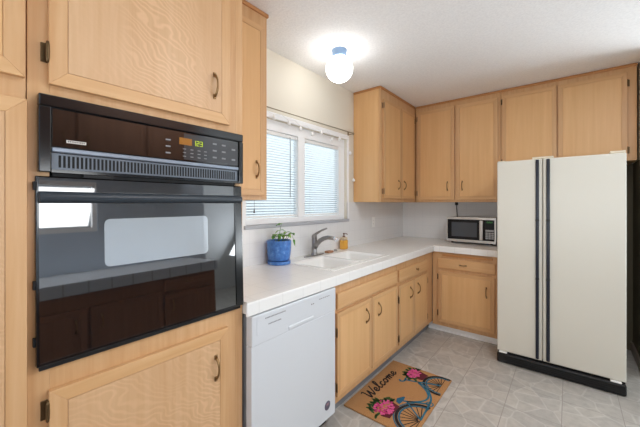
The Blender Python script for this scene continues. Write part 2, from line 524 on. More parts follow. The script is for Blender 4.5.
box(bm, 0.462, 0.60, 3.42, BY, 1.74, CZ, mi=0); box(bm, 0.462, 0.60, 3.42, BY, 0, 1.74, mi=1)  # below the wall cabinet the alcove's shade is painted on
struct('wall_right', bm, ['cream_paint', 'alcove_shade'])
bm = B(); box(bm, 0.447, 0.462, 3.42, BY, 0, 0.085, 0.003); struct('baseboard_right', bm, 'taupe_paint')
bm = B(); box(bm, -2.0, 3.1, -2.6, -2.5, 0, CZ); struct('wall_rear', bm, 'wall_paint_far')
bm = B(); box(bm, 3.0, 3.1, -2.5, BY, 0, CZ); struct('wall_far', bm, 'wall_paint_far')
bm = B()
OY0, OY1, OZ0, OZ1 = -0.10, 0.95, 1.27, 1.74
box(bm, 1.20, 1.32, -2.5, OY0, 0, CZ); box(bm, 1.20, 1.32, OY1, 2.06, 0, CZ)
box(bm, 1.20, 1.32, OY0, OY1, 0, OZ0); box(bm, 1.20, 1.32, OY0, OY1, OZ1, CZ)
struct('wall_opposite', bm, 'wall_paint_blue')
bm = B()
for a, b, c, d in ((OY0, OY1, OZ0, OZ0+.04), (OY0, OY1, OZ1-.04, OZ1), (OY0, OY0+.04, OZ0+.04, OZ1-.04), (OY1-.04, OY1, OZ0+.04, OZ1-.04), (0.41, 0.44, OZ0+.04, OZ1-.04)):
    box(bm, 1.21, 1.25, a, b, c, d)
struct('window_2', bm, 'white_paint')

# backsplash tile and sill on the walls
bm = B()
box(bm, WX, WX+0.010, 0.882, WY0, 0.905, 1.385); box(bm, WX, WX+0.010, WY0, WY1, 0.905, WZ0-0.02); box(bm, WX, WX+0.010, WY1, BY, 0.905, 1.385)
struct('trim_1', bm, 'backsplash_tile')
bm = B(); box(bm, WX+0.010, -0.49, BY-0.010, BY, 0.905, 1.385); struct('trim_2', bm, 'backsplash_tile')
bm = B(); box(bm, WX-0.10, WX+0.022, WY0-0.02, WY1+0.02, WZ0-0.022, WZ0+0.006, 0.004)
struct('trim_3', bm, 'sill_grey')

# ------------------------------------------------------------------ sink window: frame, glass, sashes
FX0, FX1 = WX-0.085, WX-0.030
bm = B()
box(bm, FX0, FX1, WY0, WY1, WZ0+0.006, WZ0+0.05, 0.003); box(bm, FX0, FX1, WY0, WY1, WZ1-0.085, WZ1, 0.003)
box(bm, FX0, FX1, WY0, WY0+0.025, WZ0+0.05, WZ1-0.085, 0.003); box(bm, FX0, FX1, WY1-0.10, WY1, WZ0+0.05, WZ1-0.085, 0.003)
box(bm, FX0, FX1+0.006, 1.955, 2.040, WZ0+0.05, WZ1-0.085, 0.004)
win = struct('window_1', bm, 'white_paint')
bm = B(); box(bm, FX0+0.004, FX0+0.008, WY0+0.02, WY1-0.02, WZ0+0.04, WZ1-0.03); struct('glass', bm, 'clear_glass', win)
bm = B()
box(bm, WX, WX+0.012, WY0-0.045, WY1+0.03, WZ1, WZ1+0.045, 0.003)
box(bm, WX, WX+0.012, WY1, WY1+0.03, WZ0+0.006, WZ1, 0.003)
struct('window_casing', bm, 'white_paint', win)

def blind(y0, y1, label, wand=None):
    zt, zb = WZ1-0.088, WZ0+0.056
    xc = FX1-0.020
    t = thing('venetian_blind', label, 'blind', (xc, (y0+y1)/2, zb), 'venetian blinds in the sink window')
    bm = B(); box(bm, xc-0.014, xc+0.014, y0, y1, zt-0.028, zt, 0.003); obj('head_rail', bm, 'white_plastic', t)
    bm = B(); box(bm, xc-0.012, xc+0.012, y0, y1, zb, zb+0.014, 0.003); obj('bottom_rail', bm, 'white_plastic', t)
    bm = B()
    n = 31; ang = math.radians(24)
    for i in range(n):
        z = zb+0.026+(zt-0.036-zb-0.026)*i/(n-1)
        for k in range(3):
            pass
        w_ = 0.0115; dx, dz = w_*math.cos(ang), w_*math.sin(ang)
        rows = []
        for s, c in ((-1, 0), (0, 0.0018), (1, 0)):
            rows.append([bm.verts.new((xc+s*dx, y, z-s*dz+c)) for y in (y0+0.002, y1-0.002)])
        for a, b in zip(rows, rows[1:]):
            f = bm.faces.new((a[0], a[1], b[1], b[0])); f.smooth = True
    o = obj('slats', bm, 'blind_slat', t)
    sd = o.modifiers.new('gauge', 'SOLIDIFY'); sd.thickness = 0.0006
    bm = B()
    for y in (y0+0.08, (y0+y1)/2, y1-0.08):
        tube(bm, [(xc+0.0125, y, zb+0.012), (xc+0.0125, y, zt-0.02)], 0.0008, 5)
    obj('ladder_cord', bm, 'clear_wire', t)
    if wand:
        bm = B(); tube(bm, [(xc+0.019, wand, zt-0.02), (xc+0.021, wand, zt-0.06), (xc+0.021, wand, zb+0.16)], 0.003, 6)
        obj('tilt_wand', bm, 'grey_mark', t)
    return t
b1 = blind(WY0+0.028, 1.952, 'white venetian blind in the left window sash with a tilt wand', 1.86)
b2 = blind(2.043, WY1-0.103, 'white venetian blind in the right window sash nearest the corner cabinet')
bm = B(); xq = FX1+0.004
tube(bm, [(xq, 1.476, WZ1-0.10), (xq, 1.476, 1.33)], 0.0012, 6)
lathe(bm, [(0, 0.035), (0.004, 0.03), (0.007, 0.0), (0, -0.002)], (xq, 1.476, 1.30), 10)
obj('pull_cord', bm, 'grey_mark', b1)

# curtain rod with bracket and finial
t = thing('curtain_rod', 'thin bronze curtain rod spanning the top of the sink window', 'curtain rod', (WX, 2.0, 2.095))
bm = B(); tube(bm, [(WX+0.05, 1.295, 2.090), (WX+0.05, 2.705, 2.102)], 0.0042, 10); obj('rod', bm, 'rod_bronze', t)
for y in (1.34, 2.69):
    bm = B(); box(bm, WX, WX+0.006, y-0.012, y+0.012, 2.07, 2.125, 0.002); tube(bm, [(WX+0.004, y, 2.09), (WX+0.05, y, 2.09)], 0.004, 8)
    obj('bracket', bm, 'rod_bronze', t)
bm = B(); lathe(bm, [(0.005, 0), (0.011, 0.004), (0.012, 0.012), (0.008, 0.02), (0, 0.022)], (WX+0.05, 2.705, 2.098), 12, 'Y'); obj('finial', bm, 'rod_bronze', t)

# string of small white lights looped below the rod and down the wall
t = thing('string_lights', 'string of small white lights looped under the curtain rod and down the wall', 'string lights', (WX+0.03, 2.0, 2.05))
spots = [(1.62, 2.035), (1.78, 2.02), (1.92, 2.005), (2.07, 1.985), (2.20, 2.022), (2.36, 1.985), (2.49, 2.012), (2.70, 1.90), (2.765, 1.62)]
bm = B(); pts = [(WX+0.035, 1.33, 2.06)]
for i, (y, z) in enumerate(spots):
    py, pz = pts[-1][1], pts[-1][2]
    x = WX+0.035 if y < 2.66 else WX+0.02
    if y > 2.66 and py < 2.6:
        pts += [(WX+0.035, 2.60, 2.055), (WX+0.03, 2.68, 2.05)]
    else:
        pts.append((x, (py+y)/2, max(pz, z)+0.02 if y < 2.66 else (pz+z)/2))
    pts.append((x, y, z+0.018))
tube(bm, pts, 0.0016, 5); obj('wire', bm, 'clear_wire', t)
for y, z in spots:
    bm = B(); lathe(bm, [(0.003, 0.02), (0.006, 0.014), (0.014, 0.004), (0.016, -0.006), (0.012, -0.016), (0, -0.02)], (WX+(0.035 if y < 2.66 else 0.02), y, z), 12)
    obj('bulb', bm, 'bulb_white', t)

# ------------------------------------------------------------------ pantry and oven cabinet
t = thing('pantry_cabinet', 'tall honey wood pantry cabinet at the left edge beside the oven cabinet', 'cabinet', (-1.47, -0.2, 0))
carcass(LT, t, -0.55, 0.150, 0.622, 0.0, CZ-0.002, 0.10)
face_plate(LT, t, -0.55, 0.150, 0.10, CZ-0.002)
door(LT, t, -0.515, 0.146, 1.715, 2.46, -0.46, 1.86, None)
door(LT, t, -0.515, 0.150, 0.13, 1.655, -0.46, 1.1, None, flame=True)

t = thing('oven_cabinet', 'tall honey wood cabinet built around the black wall oven', 'cabinet', (-1.47, 0.51, 0))
a0, a1 = 0.152, 0.878
bm = B(); tt = 0.018
LT.box(bm, a0, a0+tt, -0.622, -0.02, 0.10, CZ-0.002); LT.box(bm, a1-tt, a1, -0.622, -0.02, 0.10, CZ-0.002)
LT.box(bm, a0+tt, a1-tt, -0.622, -0.614, 0.10, CZ-0.002)
for z in (0.10, 0.878, 1.70, CZ-0.020): LT.box(bm, a0+tt, a1-tt, -0.614, -0.02, z, z+0.018)
obj('carcass', bm, 'wood_plain', t)
bm = B(); LT.box(bm, a0, a1, -0.075, -0.06, 0, 0.10); obj('toe_kick', bm, 'wood_shadow_gap', t)
face_plate(LT, t, a0, a1, 0.10, CZ-0.002, (0.20, 0.84, 0.93, 1.655))
door(LT, t, 0.196, 0.800, 1.713, 2.47, 0.722, 1.862, -1, (0.09, 0.09), flame=True)
door(LT, t, 0.196, 0.792, 0.14, 0.832, 0.728, 0.68, -1, (0.2, 0.055), flame=True)

# ------------------------------------------------------------------ wall oven
ov = thing('wall_oven', 'black glass built-in wall oven with vent grille and control panel', 'oven', (-1.172, 0.517, 0.907))
Y0, Y1 = 0.172, 0.863
bm = B(); box(bm, -1.70, -1.172, 0.206, 0.834, 0.936, 1.648); obj('oven_body', bm, 'black_matte', ov)
# control housing, a frame with a sunken glass panel
bm = B()
hx0, hx1 = -1.171, -1.145
box(bm, hx0, hx1, Y0, Y1, 1.646, 1.680, 0.004); box(bm, hx0, hx1, Y0, Y0+0.028, 1.459, 1.646, 0.003); box(bm, hx0, hx1, Y1-0.022, Y1, 1.459, 1.646, 0.003)
box(bm, hx0, hx1-0.012, Y0+0.028, Y1-0.022, 1.459, 1.646)
box(bm, hx0, hx1, Y0+0.028, Y1-0.022, 1.459, 1.468); 
cp = obj('control_housing', bm, 'black_plastic', ov)
bm = B(); box(bm, hx1-0.012, hx1-0.006, Y0+0.030, Y1-0.024, 1.535, 1.644, 0.001); pan = obj('control_panel', bm, 'panel_glass', ov)
px = hx1-0.006
bm = B(); box(bm, px, px+0.0006, 0.590, Y1-0.026, 1.540, 1.640); obj('keypad', bm, 'panel_grey', pan)
bm = B(); box(bm, px, px+0.0012, 0.572, 0.622, 1.596, 1.622); obj('display', bm, 'display_amber', pan)
bm = B()
def seg7(bm, y, z, h, wd, segs):
    tk = 0.0022
    S = {'a': (0, wd, h, h), 'g': (0, wd, h/2, h/2), 'd': (0, wd, 0, 0), 'f': (0, 0, h/2, h), 'b': (wd, wd, h/2, h), 'e': (0, 0, 0, h/2), 'c': (wd, wd, 0, h/2)}
    for s in segs:
        u0, u1, v0, v1 = S[s]
        box(bm, px+0.001, px+0.0018, y+u0-tk/2, y+u1+tk/2, z+v0-tk/2, z+v1+tk/2)
bm2 = B(); box(bm2, px, px+0.0010, 0.622, 0.672, 1.594, 1.622)
dl = obj('clock_display', bm2, 'panel_grey', pan)
for i, s in enumerate(('bc', 'abged', 'abgcd')):
    seg7(bm, 0.628+i*0.0145, 1.599, 0.018, 0.009, s)
obj('digits', bm, 'display_lime', pan)
def bt(y, z, hw, hh):
    bm = B(); box(bm, px, px+0.0014, y-hw, y+hw, z-hh, z+hh); obj('button', bm, 'button_grey', pan)
for y in (0.530,):
    for z in (1.606, 1.582, 1.558): bt(y, z, 0.009, 0.0028)
for y in (0.592, 0.622, 0.652, 0.680):
    for z in (1.580, 1.566, 1.552): bt(y, z, 0.006, 0.0017)
for y in (0.722, 0.765):
    for z in (1.618, 1.590, 1.562): bt(y, z, 0.009, 0.0032)
for z in (1.606, 1.562): bt(0.814, z, 0.009, 0.0036)
bm = B(); box(bm, px, px+0.002, 0.234, 0.282, 1.548, 1.557, 0.0005); obj('badge', bm, 'steel', pan)
bm = B()
random.seed(3)
y = 0.238
while y < 0.277:
    ww = random.uniform(0.0025, 0.0042); box(bm, px+0.0018, px+0.0024, y, y+ww*0.7, 1.551, 1.555); y += ww+0.001
obj('badge_lettering', bm, 'black_matte', pan)
bm = B(); box(bm, hx1-0.013, hx1-0.002, Y0+0.029, Y1-0.023, 1.518, 1.532, 0.003); obj('trim_strip', bm, 'grey_metal_strip', ov)
bm = B(); box(bm, hx1-0.0135, hx1-0.010, Y0+0.030, Y1-0.024, 1.469, 1.516); gr = obj('vent_grille', bm, 'grille_bar', ov)
bm = B()
n = 58
for i in range(n):
    y = Y0+0.048+(Y1-Y0-0.09)*i/(n-1)
    box(bm, hx1-0.0102, hx1-0.0094, y-0.0029, y+0.0029, 1.475, 1.510)
obj('vent_slots', bm, 'grille_slot', gr)
# the drop-down door leans very slightly back at the top
od = B()
TILT = math.radians(2.0)
Rt = Matrix.Rotation(-TILT, 4, 'Y'); piv = Vector((-1.145, 0, 0.915))
def tilt(bm):
    for v in bm.verts: v.co = piv+(Rt @ (v.co-piv))
dx0, dx1 = -1.165, -1.145
bm = B(); box(bm, dx0, dx1, Y0-0.004, Y1+0.001, 0.912, 1.449, 0.003); tilt(bm); odoor = obj('oven_door', bm, 'black_plastic', ov)
bm = B(); box(bm, dx1-0.001, dx1+0.002, Y0+0.002, Y1-0.040, 0.922, 1.446, 0.0008); tilt(bm); obj('door_glass', bm, 'black_glass', odoor)
bm = B(); box(bm, dx1-0.001, dx1+0.004, Y1-0.038, Y1, 0.922, 1.446, 0.0015); tilt(bm); obj('door_end_strip', bm, 'black_plastic', odoor)
bm = B()
loop = []
r = 0.016
for cy, cz, s in ((0.693-r, 1.320-r, 0), (0.331+r, 1.320-r, 1), (0.331+r, 1.167+r, 2), (0.693-r, 1.167+r, 3)):
    for k in range(6):
        a = (s+k/5)*PI/2
        loop.append((dx1+0.002, cy+r*math.cos(a), cz+r*math.sin(a)))
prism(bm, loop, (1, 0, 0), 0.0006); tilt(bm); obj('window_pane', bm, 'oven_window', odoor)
bm = B()
prof = []
for k in range(9):
    a = -PI/2+PI*k/8
    prof.append((dx1+0.008+0.015*math.cos(a), 1.388+0.017*math.sin(a)))
prof.append((dx1+0.004, 1.405)); prof.append((dx1+0.002, 1.371))
prism(bm, [(x, Y0+0.002, z) for x, z in prof], (0, 1, 0), Y1-Y0-0.010); tilt(bm)
hb = obj('handle', bm, 'slate_plastic', odoor, bev=0.002)
bm = B(); box(bm, -1.171, -1.162, Y0+0.004, Y1-0.003, 0.895, 0.9115); obj('lower_trim', bm, 'black_matte', ov)
bm = B(); box(bm, -1.170, -1.146, 0.275, 0.355, 1.449, 1.4575); obj('latch', bm, 'black_matte', ov)
for z in (1.14, 0.98, 1.42):
    bm = B(); box(bm, -1.171, -1.156, Y0-0.009, Y0-0.004, z-0.012, z+0.012, 0.001); obj('side_bumper', bm, 'black_matte', ov)

# narrow wall cabinet beside the oven cabinet
t = thing('narrow_wall_cabinet', 'narrow honey wood wall cabinet between the oven cabinet and the window', 'cabinet', (-1.64, 1.08, 1.39))
carcass(LU, t, 0.880, 1.295, 0.315, 1.392, CZ-0.002); face_plate(LU, t, 0.880, 1.295, 1.392, CZ-0.002)
door(LU, t, 0.905, 1.262, 1.420, 2.455, 1.197, 1.575, None, wp='wood_plain', frame=0.035)
bm = B(); box(bm, -1.795, -1.468, 0.880, 1.303, CZ-0.024, CZ-0.002, 0.004); obj('crown_trim', bm, 'wood_crown', t)

# ------------------------------------------------------------------ base run under the window
t = thing('sink_base_cabinet', 'honey wood sink cabinet with false drawer front, right of the dishwasher', 'cabinet', (-1.47, 2.0, 0))
bm = B(); d_ = 0.635
LB.box(bm, 1.540, 1.558, -d_, -0.02, 0.10, 0.858); LB.box(bm, 2.442, 2.460, -d_, -0.02, 0.10, 0.858)
LB.box(bm, 1.558, 2.442, -d_, -d_+0.008, 0.10, 0.66); LB.box(bm, 1.558, 2.442, -d_+0.008, -0.02, 0.10, 0.118)
obj('carcass', bm, 'wood_plain', t)
bm = B(); LB.box(bm, 1.540, 2.460, -0.075, -0.06, 0, 0.10); obj('toe_kick', bm, 'grey_mark', t)
face_plate(LB, t, 1.540, 2.460, 0.10, 0.858)
drawer(LB, t, 1.578, 2.444, 0.700, 0.800, name='false_drawer_front')
door(LB, t, 1.572, 2.004, 0.150, 0.676, 1.925, 0.565, -1, (0.06, 0.12), frame=0.03)
door(LB, t, 2.012, 2.446, 0.150, 0.676, 2.108, 0.565, 1, (0.06, 0.12), frame=0.03)
t = thing('corner_base_cabinet', 'honey wood base cabinet with one knobbed drawer, meeting the corner', 'cabinet', (-1.47, 2.95, 0))
carcass(LB, t, 2.464, 3.348, 0.635, 0.0, 0.858, 0.10, 'grey_mark'); face_plate(LB, t, 2.464, 3.349, 0.10, 0.858)
drawer(LB, t, 2.484, 3.150, 0.690, 0.795, 2.86, 0.746, 'knob')
door(LB, t, 2.478, 2.800, 0.150, 0.660, 2.715, 0.555, -1, (0.06, 0.12), frame=0.03)
door(LB, t, 2.806, 3.155, 0.150, 0.660, 2.895, 0.555, 1, (0.06, 0.08), frame=0.03)

# back run
t = thing('back_base_cabinet', 'honey wood base cabinet under the microwave, left of the refrigerator', 'cabinet', (-0.82, 3.65, 0))
carcass(BB, t, -1.146, -0.500, 0.685, 0.0, 0.858, 0.075, 'wood_shadow_gap'); face_plate(BB, t, -1.146, -0.500, 0.075, 0.858)
bm = B(); BB.box(bm, -1.040, -0.570, 0.001, 0.020, 0.818, 0.840, 0.003); obj('cutting_board', bm, 'wood_crown', t)
drawer(BB, t, -1.085, -0.548, 0.690, 0.790, -0.835, 0.742, 'pull')
door(BB, t, -1.080, -0.552, 0.120, 0.655, -0.622, 0.505, -1, (0.09, 0.06), frame=0.035)
bm = B(); box(bm, -1.208, -0.498, 3.405, 3.4225, 0.0, 0.075, 0.004); box(bm, -1.208, -0.498, 3.392, 3.405, 0.0, 0.020, 0.004)
obj('base_molding', bm, 'white_paint', t)

# ------------------------------------------------------------------ dishwasher
dw = thing('dishwasher', 'white dishwasher under the counter beside the oven cabinet', 'dishwasher', (-1.45, 1.2, 0))
D0, D1 = 0.884, 1.530
bm = B(); box(bm, -1.76, -1.16, D0+0.006, D1-0.004, 0.09, 0.850); obj('tub', bm, 'grey_mark', dw)
bm = B(); box(bm, -1.158, -1.118, D0+0.004, D1, 0.085, 0.7155, 0.003); dd = obj('door', bm, 'white_enamel', dw)
bm = B(); box(bm, -1.158, -1.1145, D0+0.004, D1, 0.7158, 0.854, 0.004, seg=3); cpn = obj('control_panel', bm, 'white_enamel', dw)
bm = B(); box(bm, -1.1145, -1.1130, 0.915, 1.27, 0.760, 0.8475, 0.0008); obj('panel_inlay', bm, 'white_enamel', cpn)
bm = B(); box(bm, -1.122, -1.1105, 1.12, 1.32, 0.722, 0.742, 0.005); obj('handle_lip', bm, 'white_enamel', cpn)
for y0_, y1_, z in ((0.965, 1.095, 0.828), (0.985, 1.065, 0.796)):
    y = y0_; bm = B()
    while y < y1_:
        box(bm, -1.1131, -1.1127, y, y+0.006, z-0.003, z+0.003); y += 0.0085
    obj('control_lettering', bm, 'grey_mark', cpn)
bm = B()
for i in range(6): box(bm, -1.1145, -1.1136, 1.37+i*0.017, 1.381+i*0.017, 0.818, 0.822)
obj('indicator_marks', bm, 'button_grey', cpn); bm = B()
for y in (1.30, 1.315): box(bm, -1.1145, -1.1136, y, y+0.008, 0.805, 0.811)
obj('indicator_marks', bm, 'button_grey', cpn)
bm = B(); lathe(bm, [(0, 0.0012), (0.026, 0.0012), (0.027, 0)], (-1.1182, 1.452, 0.167), 24, 'X'); bd = obj('round_badge', bm, 'badge_dark', dd)
bm = B(); box(bm, -1.1172, -1.1165, 1.440, 1.464, 0.168, 0.182, 0.0002); obj('badge_print', bm, 'badge_red', dd)
bm = B(); box(bm, -1.20, -1.185, D0+0.006, D1-0.004, 0.0, 0.088); obj('toe_panel', bm, 'black_matte', dw)

# ------------------------------------------------------------------ counter with sink
CT, CB, NX, NY = 0.918, 0.862, -1.118, 3.318
SX0, SX1, SY0, SY1 = -1.665, -1.225, 1.655, 2.455
bm = B()
cx0 = WX+0.011
ym = BY-0.011
for (a, b, c, d) in ((cx0, NX-0.012, 0.881, SY0), (cx0, SX0, SY0, SY1), (SX1, NX-0.012, SY0, SY1), (cx0, NX-0.012, SY1, NY+0.012), (cx0, -0.494, NY+0.012, ym)):
    box(bm, a, b, c, d, CB, CT)
box(bm, NX-0.014, NX, 0.864, NY, CB-0.004, CT+0.004, 0.006, seg=3)
box(bm, NX-0.0135, -0.494, NY, NY+0.014, CB-0.004, CT+0.004, 0.006, seg=3)
ct = obj('countertop', bm, 'counter_tile', None, (0, 0, 0))
tag(ct, 'white tiled L-shaped worktop with raised front edge, running round the corner', 'countertop')
snk = thing('kitchen_sink', 'white double bowl sink set into the tiled worktop below the window', 'sink', (-1.44, 2.05, 0.92))
bm = B()
rz0, rz1 = CT, CT+0.005
box(bm, SX0-0.012, SX0+0.035, SY0-0.012, SY1+0.012, rz0, rz1, 0.003); box(bm, SX1-0.03, SX1+0.012, SY0-0.012, SY1+0.012, rz0, rz1, 0.003)
box(bm, SX0+0.035, SX1-0.03, SY0-0.012, SY0+0.03, rz0, rz1, 0.003); box(bm, SX0+0.035, SX1-0.03, SY1-0.03, SY1+0.012, rz0, rz1, 0.003)
box(bm, SX0+0.035, SX1-0.03, 2.04, 2.075, rz0-0.01, rz1-0.002, 0.003)
obj('rim', bm, 'porcelain', snk)
for y0_, y1_ in ((SY0+0.03, 2.04), (2.075, SY1-0.03)):
    bm = B(); x0_, x1_ = SX0+0.035, SX1-0.03; zb = 0.74
    n = 24
    def rr(x0, x1, y0, y1, r, z):
        out = []
        for q, (cx, cy) in enumerate(((x1-r, y1-r), (x0+r, y1-r), (x0+r, y0+r), (x1-r, y0+r))):
            for k in range(6):
                a = (q+k/5)*PI/2; out.append(bm.verts.new((cx+r*math.cos(a), cy+r*math.sin(a), z)))
        return out
    L = [rr(x0_-0.001, x1_+0.001, y0_-0.001, y1_+0.001, 0.02, CT+0.004), rr(x0_+.004, x1_-.004, y0_+.004, y1_-.004, 0.04, CT-0.02), rr(x0_+.012, x1_-.012, y0_+.012, y1_-.012, 0.05, zb+0.03), rr(x0_+.04, x1_-.04, y0_+.04, y1_-.04, 0.04, zb)]
    for a, b in zip(L, L[1:]):
        for k in range(24):
            f = bm.faces.new((a[k], a[(k+1) % 24], b[(k+1) % 24], b[k])); f.smooth = True
    bm.faces.new(L[-1])
    o = obj('bowl', bm, 'porcelain', snk)
    sd = o.modifiers.new('wall', 'SOLIDIFY'); sd.thickness = 0.004; sd.offset = 0
    bm = B(); lathe(bm, [(0.03, 0.0), (0.042, 0.003), (0.044, 0.001)], ((x0_+x1_)/2, (y0_+y1_)/2, zb+0.003), 20); lathe(bm, [(0, 0.001), (0.03, 0.0005)], ((x0_+x1_)/2, (y0_+y1_)/2, zb+0.003), 20)
    obj('drain', bm, 'chrome', o)

fa = thing('kitchen_faucet', 'brushed nickel single lever faucet behind the sink', 'faucet', (-1.715, 2.04, CT))
bm = B()
loop = []
for k in range(28):
    a = 2*PI*k/28; u = math.cos(a); v = math.sin(a)
    loop.append((-1.715+0.026*v, 2.04+0.132*(abs(u)**0.7)*(1 if u > 0 else -1), CT+0.0005))
prism(bm, loop, (0, 0, 1), 0.010); obj('base_plate', bm, 'nickel', fa, bev=0.004)
bm = B(); lathe(bm, [(0.030, 0.010), (0.027, 0.018), (0.0235, 0.035), (0.022, 0.10), (0.0235, 0.135), (0.024, 0.142), (0.022, 0.146), (0.0235, 0.150), (0.0235, 0.168), (0.019, 0.182), (0.0, 0.187)], (-1.715, 2.04, CT), 24); obj('body', bm, 'nickel', fa)
bm = B()
pts = [(-1.712, 2.04, 0.985), (-1.690, 2.045, 1.020), (-1.660, 2.052, 1.052), (-1.625, 2.06, 1.072), (-1.59, 2.068, 1.082), (-1.555, 2.074, 1.081), (-1.530, 2.079, 1.076)]
tube(bm, pts, [0.021, 0.021, 0.020, 0.0185, 0.0175, 0.017, 0.0165], 14); obj('spout', bm, 'nickel', fa)
bm = B(); tube(bm, [(-1.535, 2.078, 1.077), (-1.512, 2.082, 1.070), (-1.496, 2.085, 1.062)], [0.0175, 0.020, 0.020], 14); obj('spray_head', bm, 'chrome', fa)
bm = B(); tube(bm, [(-1.715, 2.04, 1.095), (-1.695, 2.05, 1.112), (-1.655, 2.068, 1.138), (-1.61, 2.085, 1.158)], [0.014, 0.011, 0.009, 0.007], 10); obj('lever', bm, 'nickel', fa)

sp = thing('soap_dispenser', 'clear bottle of orange hand soap with a brown pump behind the sink', 'soap bottle', (-1.735, 2.52, CT))
bm = B(); box(bm, -1.762, -1.708, 2.484, 2.556, CT+0.0005, CT+0.090, 0.008, seg=3); obj('bottle', bm, 'amber_soap', sp, smooth=False)
bm = B(); box(bm, -1.760, -1.710, 2.486, 2.554, CT+0.086, CT+0.119, 0.012, seg=3); obj('bottle_shoulder', bm, 'clear_shoulder', sp)
bm = B(); lathe(bm, [(0.015, 0.118), (0.015, 0.130), (0.006, 0.132), (0.005, 0.148), (0.010, 0.150), (0.010, 0.158), (0, 0.160)], (-1.735, 2.52, CT), 16); tube(bm, [(-1.735, 2.52, CT+0.154), (-1.70, 2.52, CT+0.153), (-1.693, 2.52, CT+0.148)], 0.004, 8)
obj('pump', bm, 'brown_plastic', sp)
bm = B(); lathe(bm, [(0.0, 0.020), (0.012, 0.019), (0.016, 0.014), (0.016, 0.004), (0.020, 0.002), (0.020, 0.0005)], (-1.72, 2.36, CT), 16)
tag(obj('sink_hole_cap', bm, 'nickel', None, (-1.72, 2.36, CT)), 'small nickel cap on the sink ledge right of the faucet', 'cap')
bm = B(); box(bm, -1.735, -1.685, 2.205, 2.285, CT+0.0005, CT+0.020, 0.007, seg=3)
tag(obj('scrub_sponge', bm, 'copper_scrub', None, (-1.71, 2.25, CT)), 'small brown scrub sponge lying right beside the faucet base', 'sponge')

# plant
pl = thing('potted_plant', 'small green leafy plant in a blue pot beside the sink', 'plant', (-1.695, 1.605, CT))
pc = (-1.695, 1.605, CT)
bm = B(); lathe(bm, [(0, 0.001), (0.082, 0.001), (0.086, 0.005), (0.087, 0.024), (0.084, 0.027), (0.078, 0.024), (0, 0.020)], pc, 36); obj('saucer', bm, 'pot_blue', pl)
bm = B(); lathe(bm, [(0, 0.028), (0.074, 0.028), (0.081, 0.036), (0.0895, 0.10), (0.0915, 0.170), (0.0905, 0.177), (0.084, 0.177), (0.083, 0.155)], pc, 36); obj('pot', bm, 'pot_blue', pl)
bm = B(); lathe(bm, [(0.0835, 0.156), (0.05, 0.160), (0, 0.163)], pc, 24); obj('soil', bm, 'soil', pl)
def leaf(bm, base, tip, wid, droop=0.012):
    b, t_ = Vector(base), Vector(tip); ax = (t_-b); L = ax.length
    side = ax.cross(Vector((0, 0, 1)))
    side = side.normalized() if side.length > 1e-5 else Vector((0, 1, 0))
    rows = []
    for i in range(6):
        s = i/5; wv = wid*math.sin(PI*min(1, 0.12+0.88*s))**0.8*(1-0.25*s)
        c = b+ax*s-Vector((0, 0, droop*s*s*2))
        if i == 5: wv = 0.0006
        rows.append([bm.verts.new(c-side*wv+Vector((0, 0, .004*wv/wid))), bm.verts.new(c), bm.verts.new(c+side*wv+Vector((0, 0, .004*wv/wid)))])
    for a, d in zip(rows, rows[1:]):
        for k in range(2):
            f = bm.faces.new((a[k], a[k+1], d[k+1], d[k])); f.smooth = True
random.seed(11)
stems = [(-0.01, 0.00, 0.30, 0.02, 0.005), (0.03, -0.05, 0.225, 0.05, -0.05), (0.00, 0.05, 0.235, 0.03, 0.055), (0.03, 0.02, 0.215, 0.06, 0.03), (-0.02, -0.03, 0.215, -0.02, -0.05), (-0.03, 0.03, 0.21, -0.02, 0.05), (0.02, 0.06, 0.225, 0.05, 0.085)]
for i, (sx, sy, top, tx, ty) in enumerate(stems):
    b = Vector(pc)+Vector((sx*0.6, sy*0.6, 0.160)); e = Vector(pc)+Vector((tx, ty, top))
    mid = (b+e)/2+Vector((0, 0, 0.02))
    bm = B(); tube(bm, [b, mid, e], [0.0022, 0.0018, 0.0014], 6); st = obj('stem', bm, 'stem', pl)
    for k in range(4 if i else 5):
        a = random.uniform(0, 2*PI)+k*PI/2
        src = e if k < 3 else mid
        tip = src+Vector((0.044*math.cos(a), 0.044*math.sin(a), random.uniform(-0.006, 0.022)))
        bm = B(); leaf(bm, src, tip, random.uniform(0.013, 0.018)); o = obj('leaf', bm, 'leaf' if (k+i) % 3 else 'leaf_pale', st)
        sd = o.modifiers.new('gauge', 'SOLIDIFY'); sd.thickness = 0.0008
# drooping leaves on the right
bm = B(); e = Vector(pc)+Vector((0.055, 0.10, 0.175)); b = Vector(pc)+Vector((0.02, 0.05, 0.17)); m_ = Vector(pc)+Vector((0.045, 0.085, 0.225))
tube(bm, [b, m_, e], [0.002, 0.0018, 0.0014], 6); st = obj('stem', bm, 'stem', pl)
for d in ((0.012, 0.012, -0.03), (0.02, -0.01, -0.02)):
    bm = B(); leaf(bm, e, e+Vector(d), 0.010); o = obj('leaf', bm, 'leaf', st); sd = o.modifiers.new('gauge', 'SOLIDIFY'); sd.thickness = 0.0008

# outlet
ol = thing('wall_outlet', 'white wall outlet on the backsplash below the corner wall cabinet', 'outlet', (WX+0.010, 3.20, 1.15))
bm = B(); box(bm, WX+0.010, WX+0.016, 3.165, 3.235, 1.092, 1.208, 0.002); obj('cover_plate', bm, 'white_plastic', ol)
for z in (1.13, 1.17):
    bm = B(); box(bm, WX+0.016, WX+0.018, 3.186, 3.214, z-0.014, z+0.014, 0.0008); s_ = obj('socket', bm, 'white_plastic', ol)
    bm = B()
    for y in (3.194, 3.206): box(bm, WX+0.018, WX+0.0184, y-0.0012, y+0.0012, z-0.002, z+0.007)
    obj('slot', bm, 'grey_mark', s_)

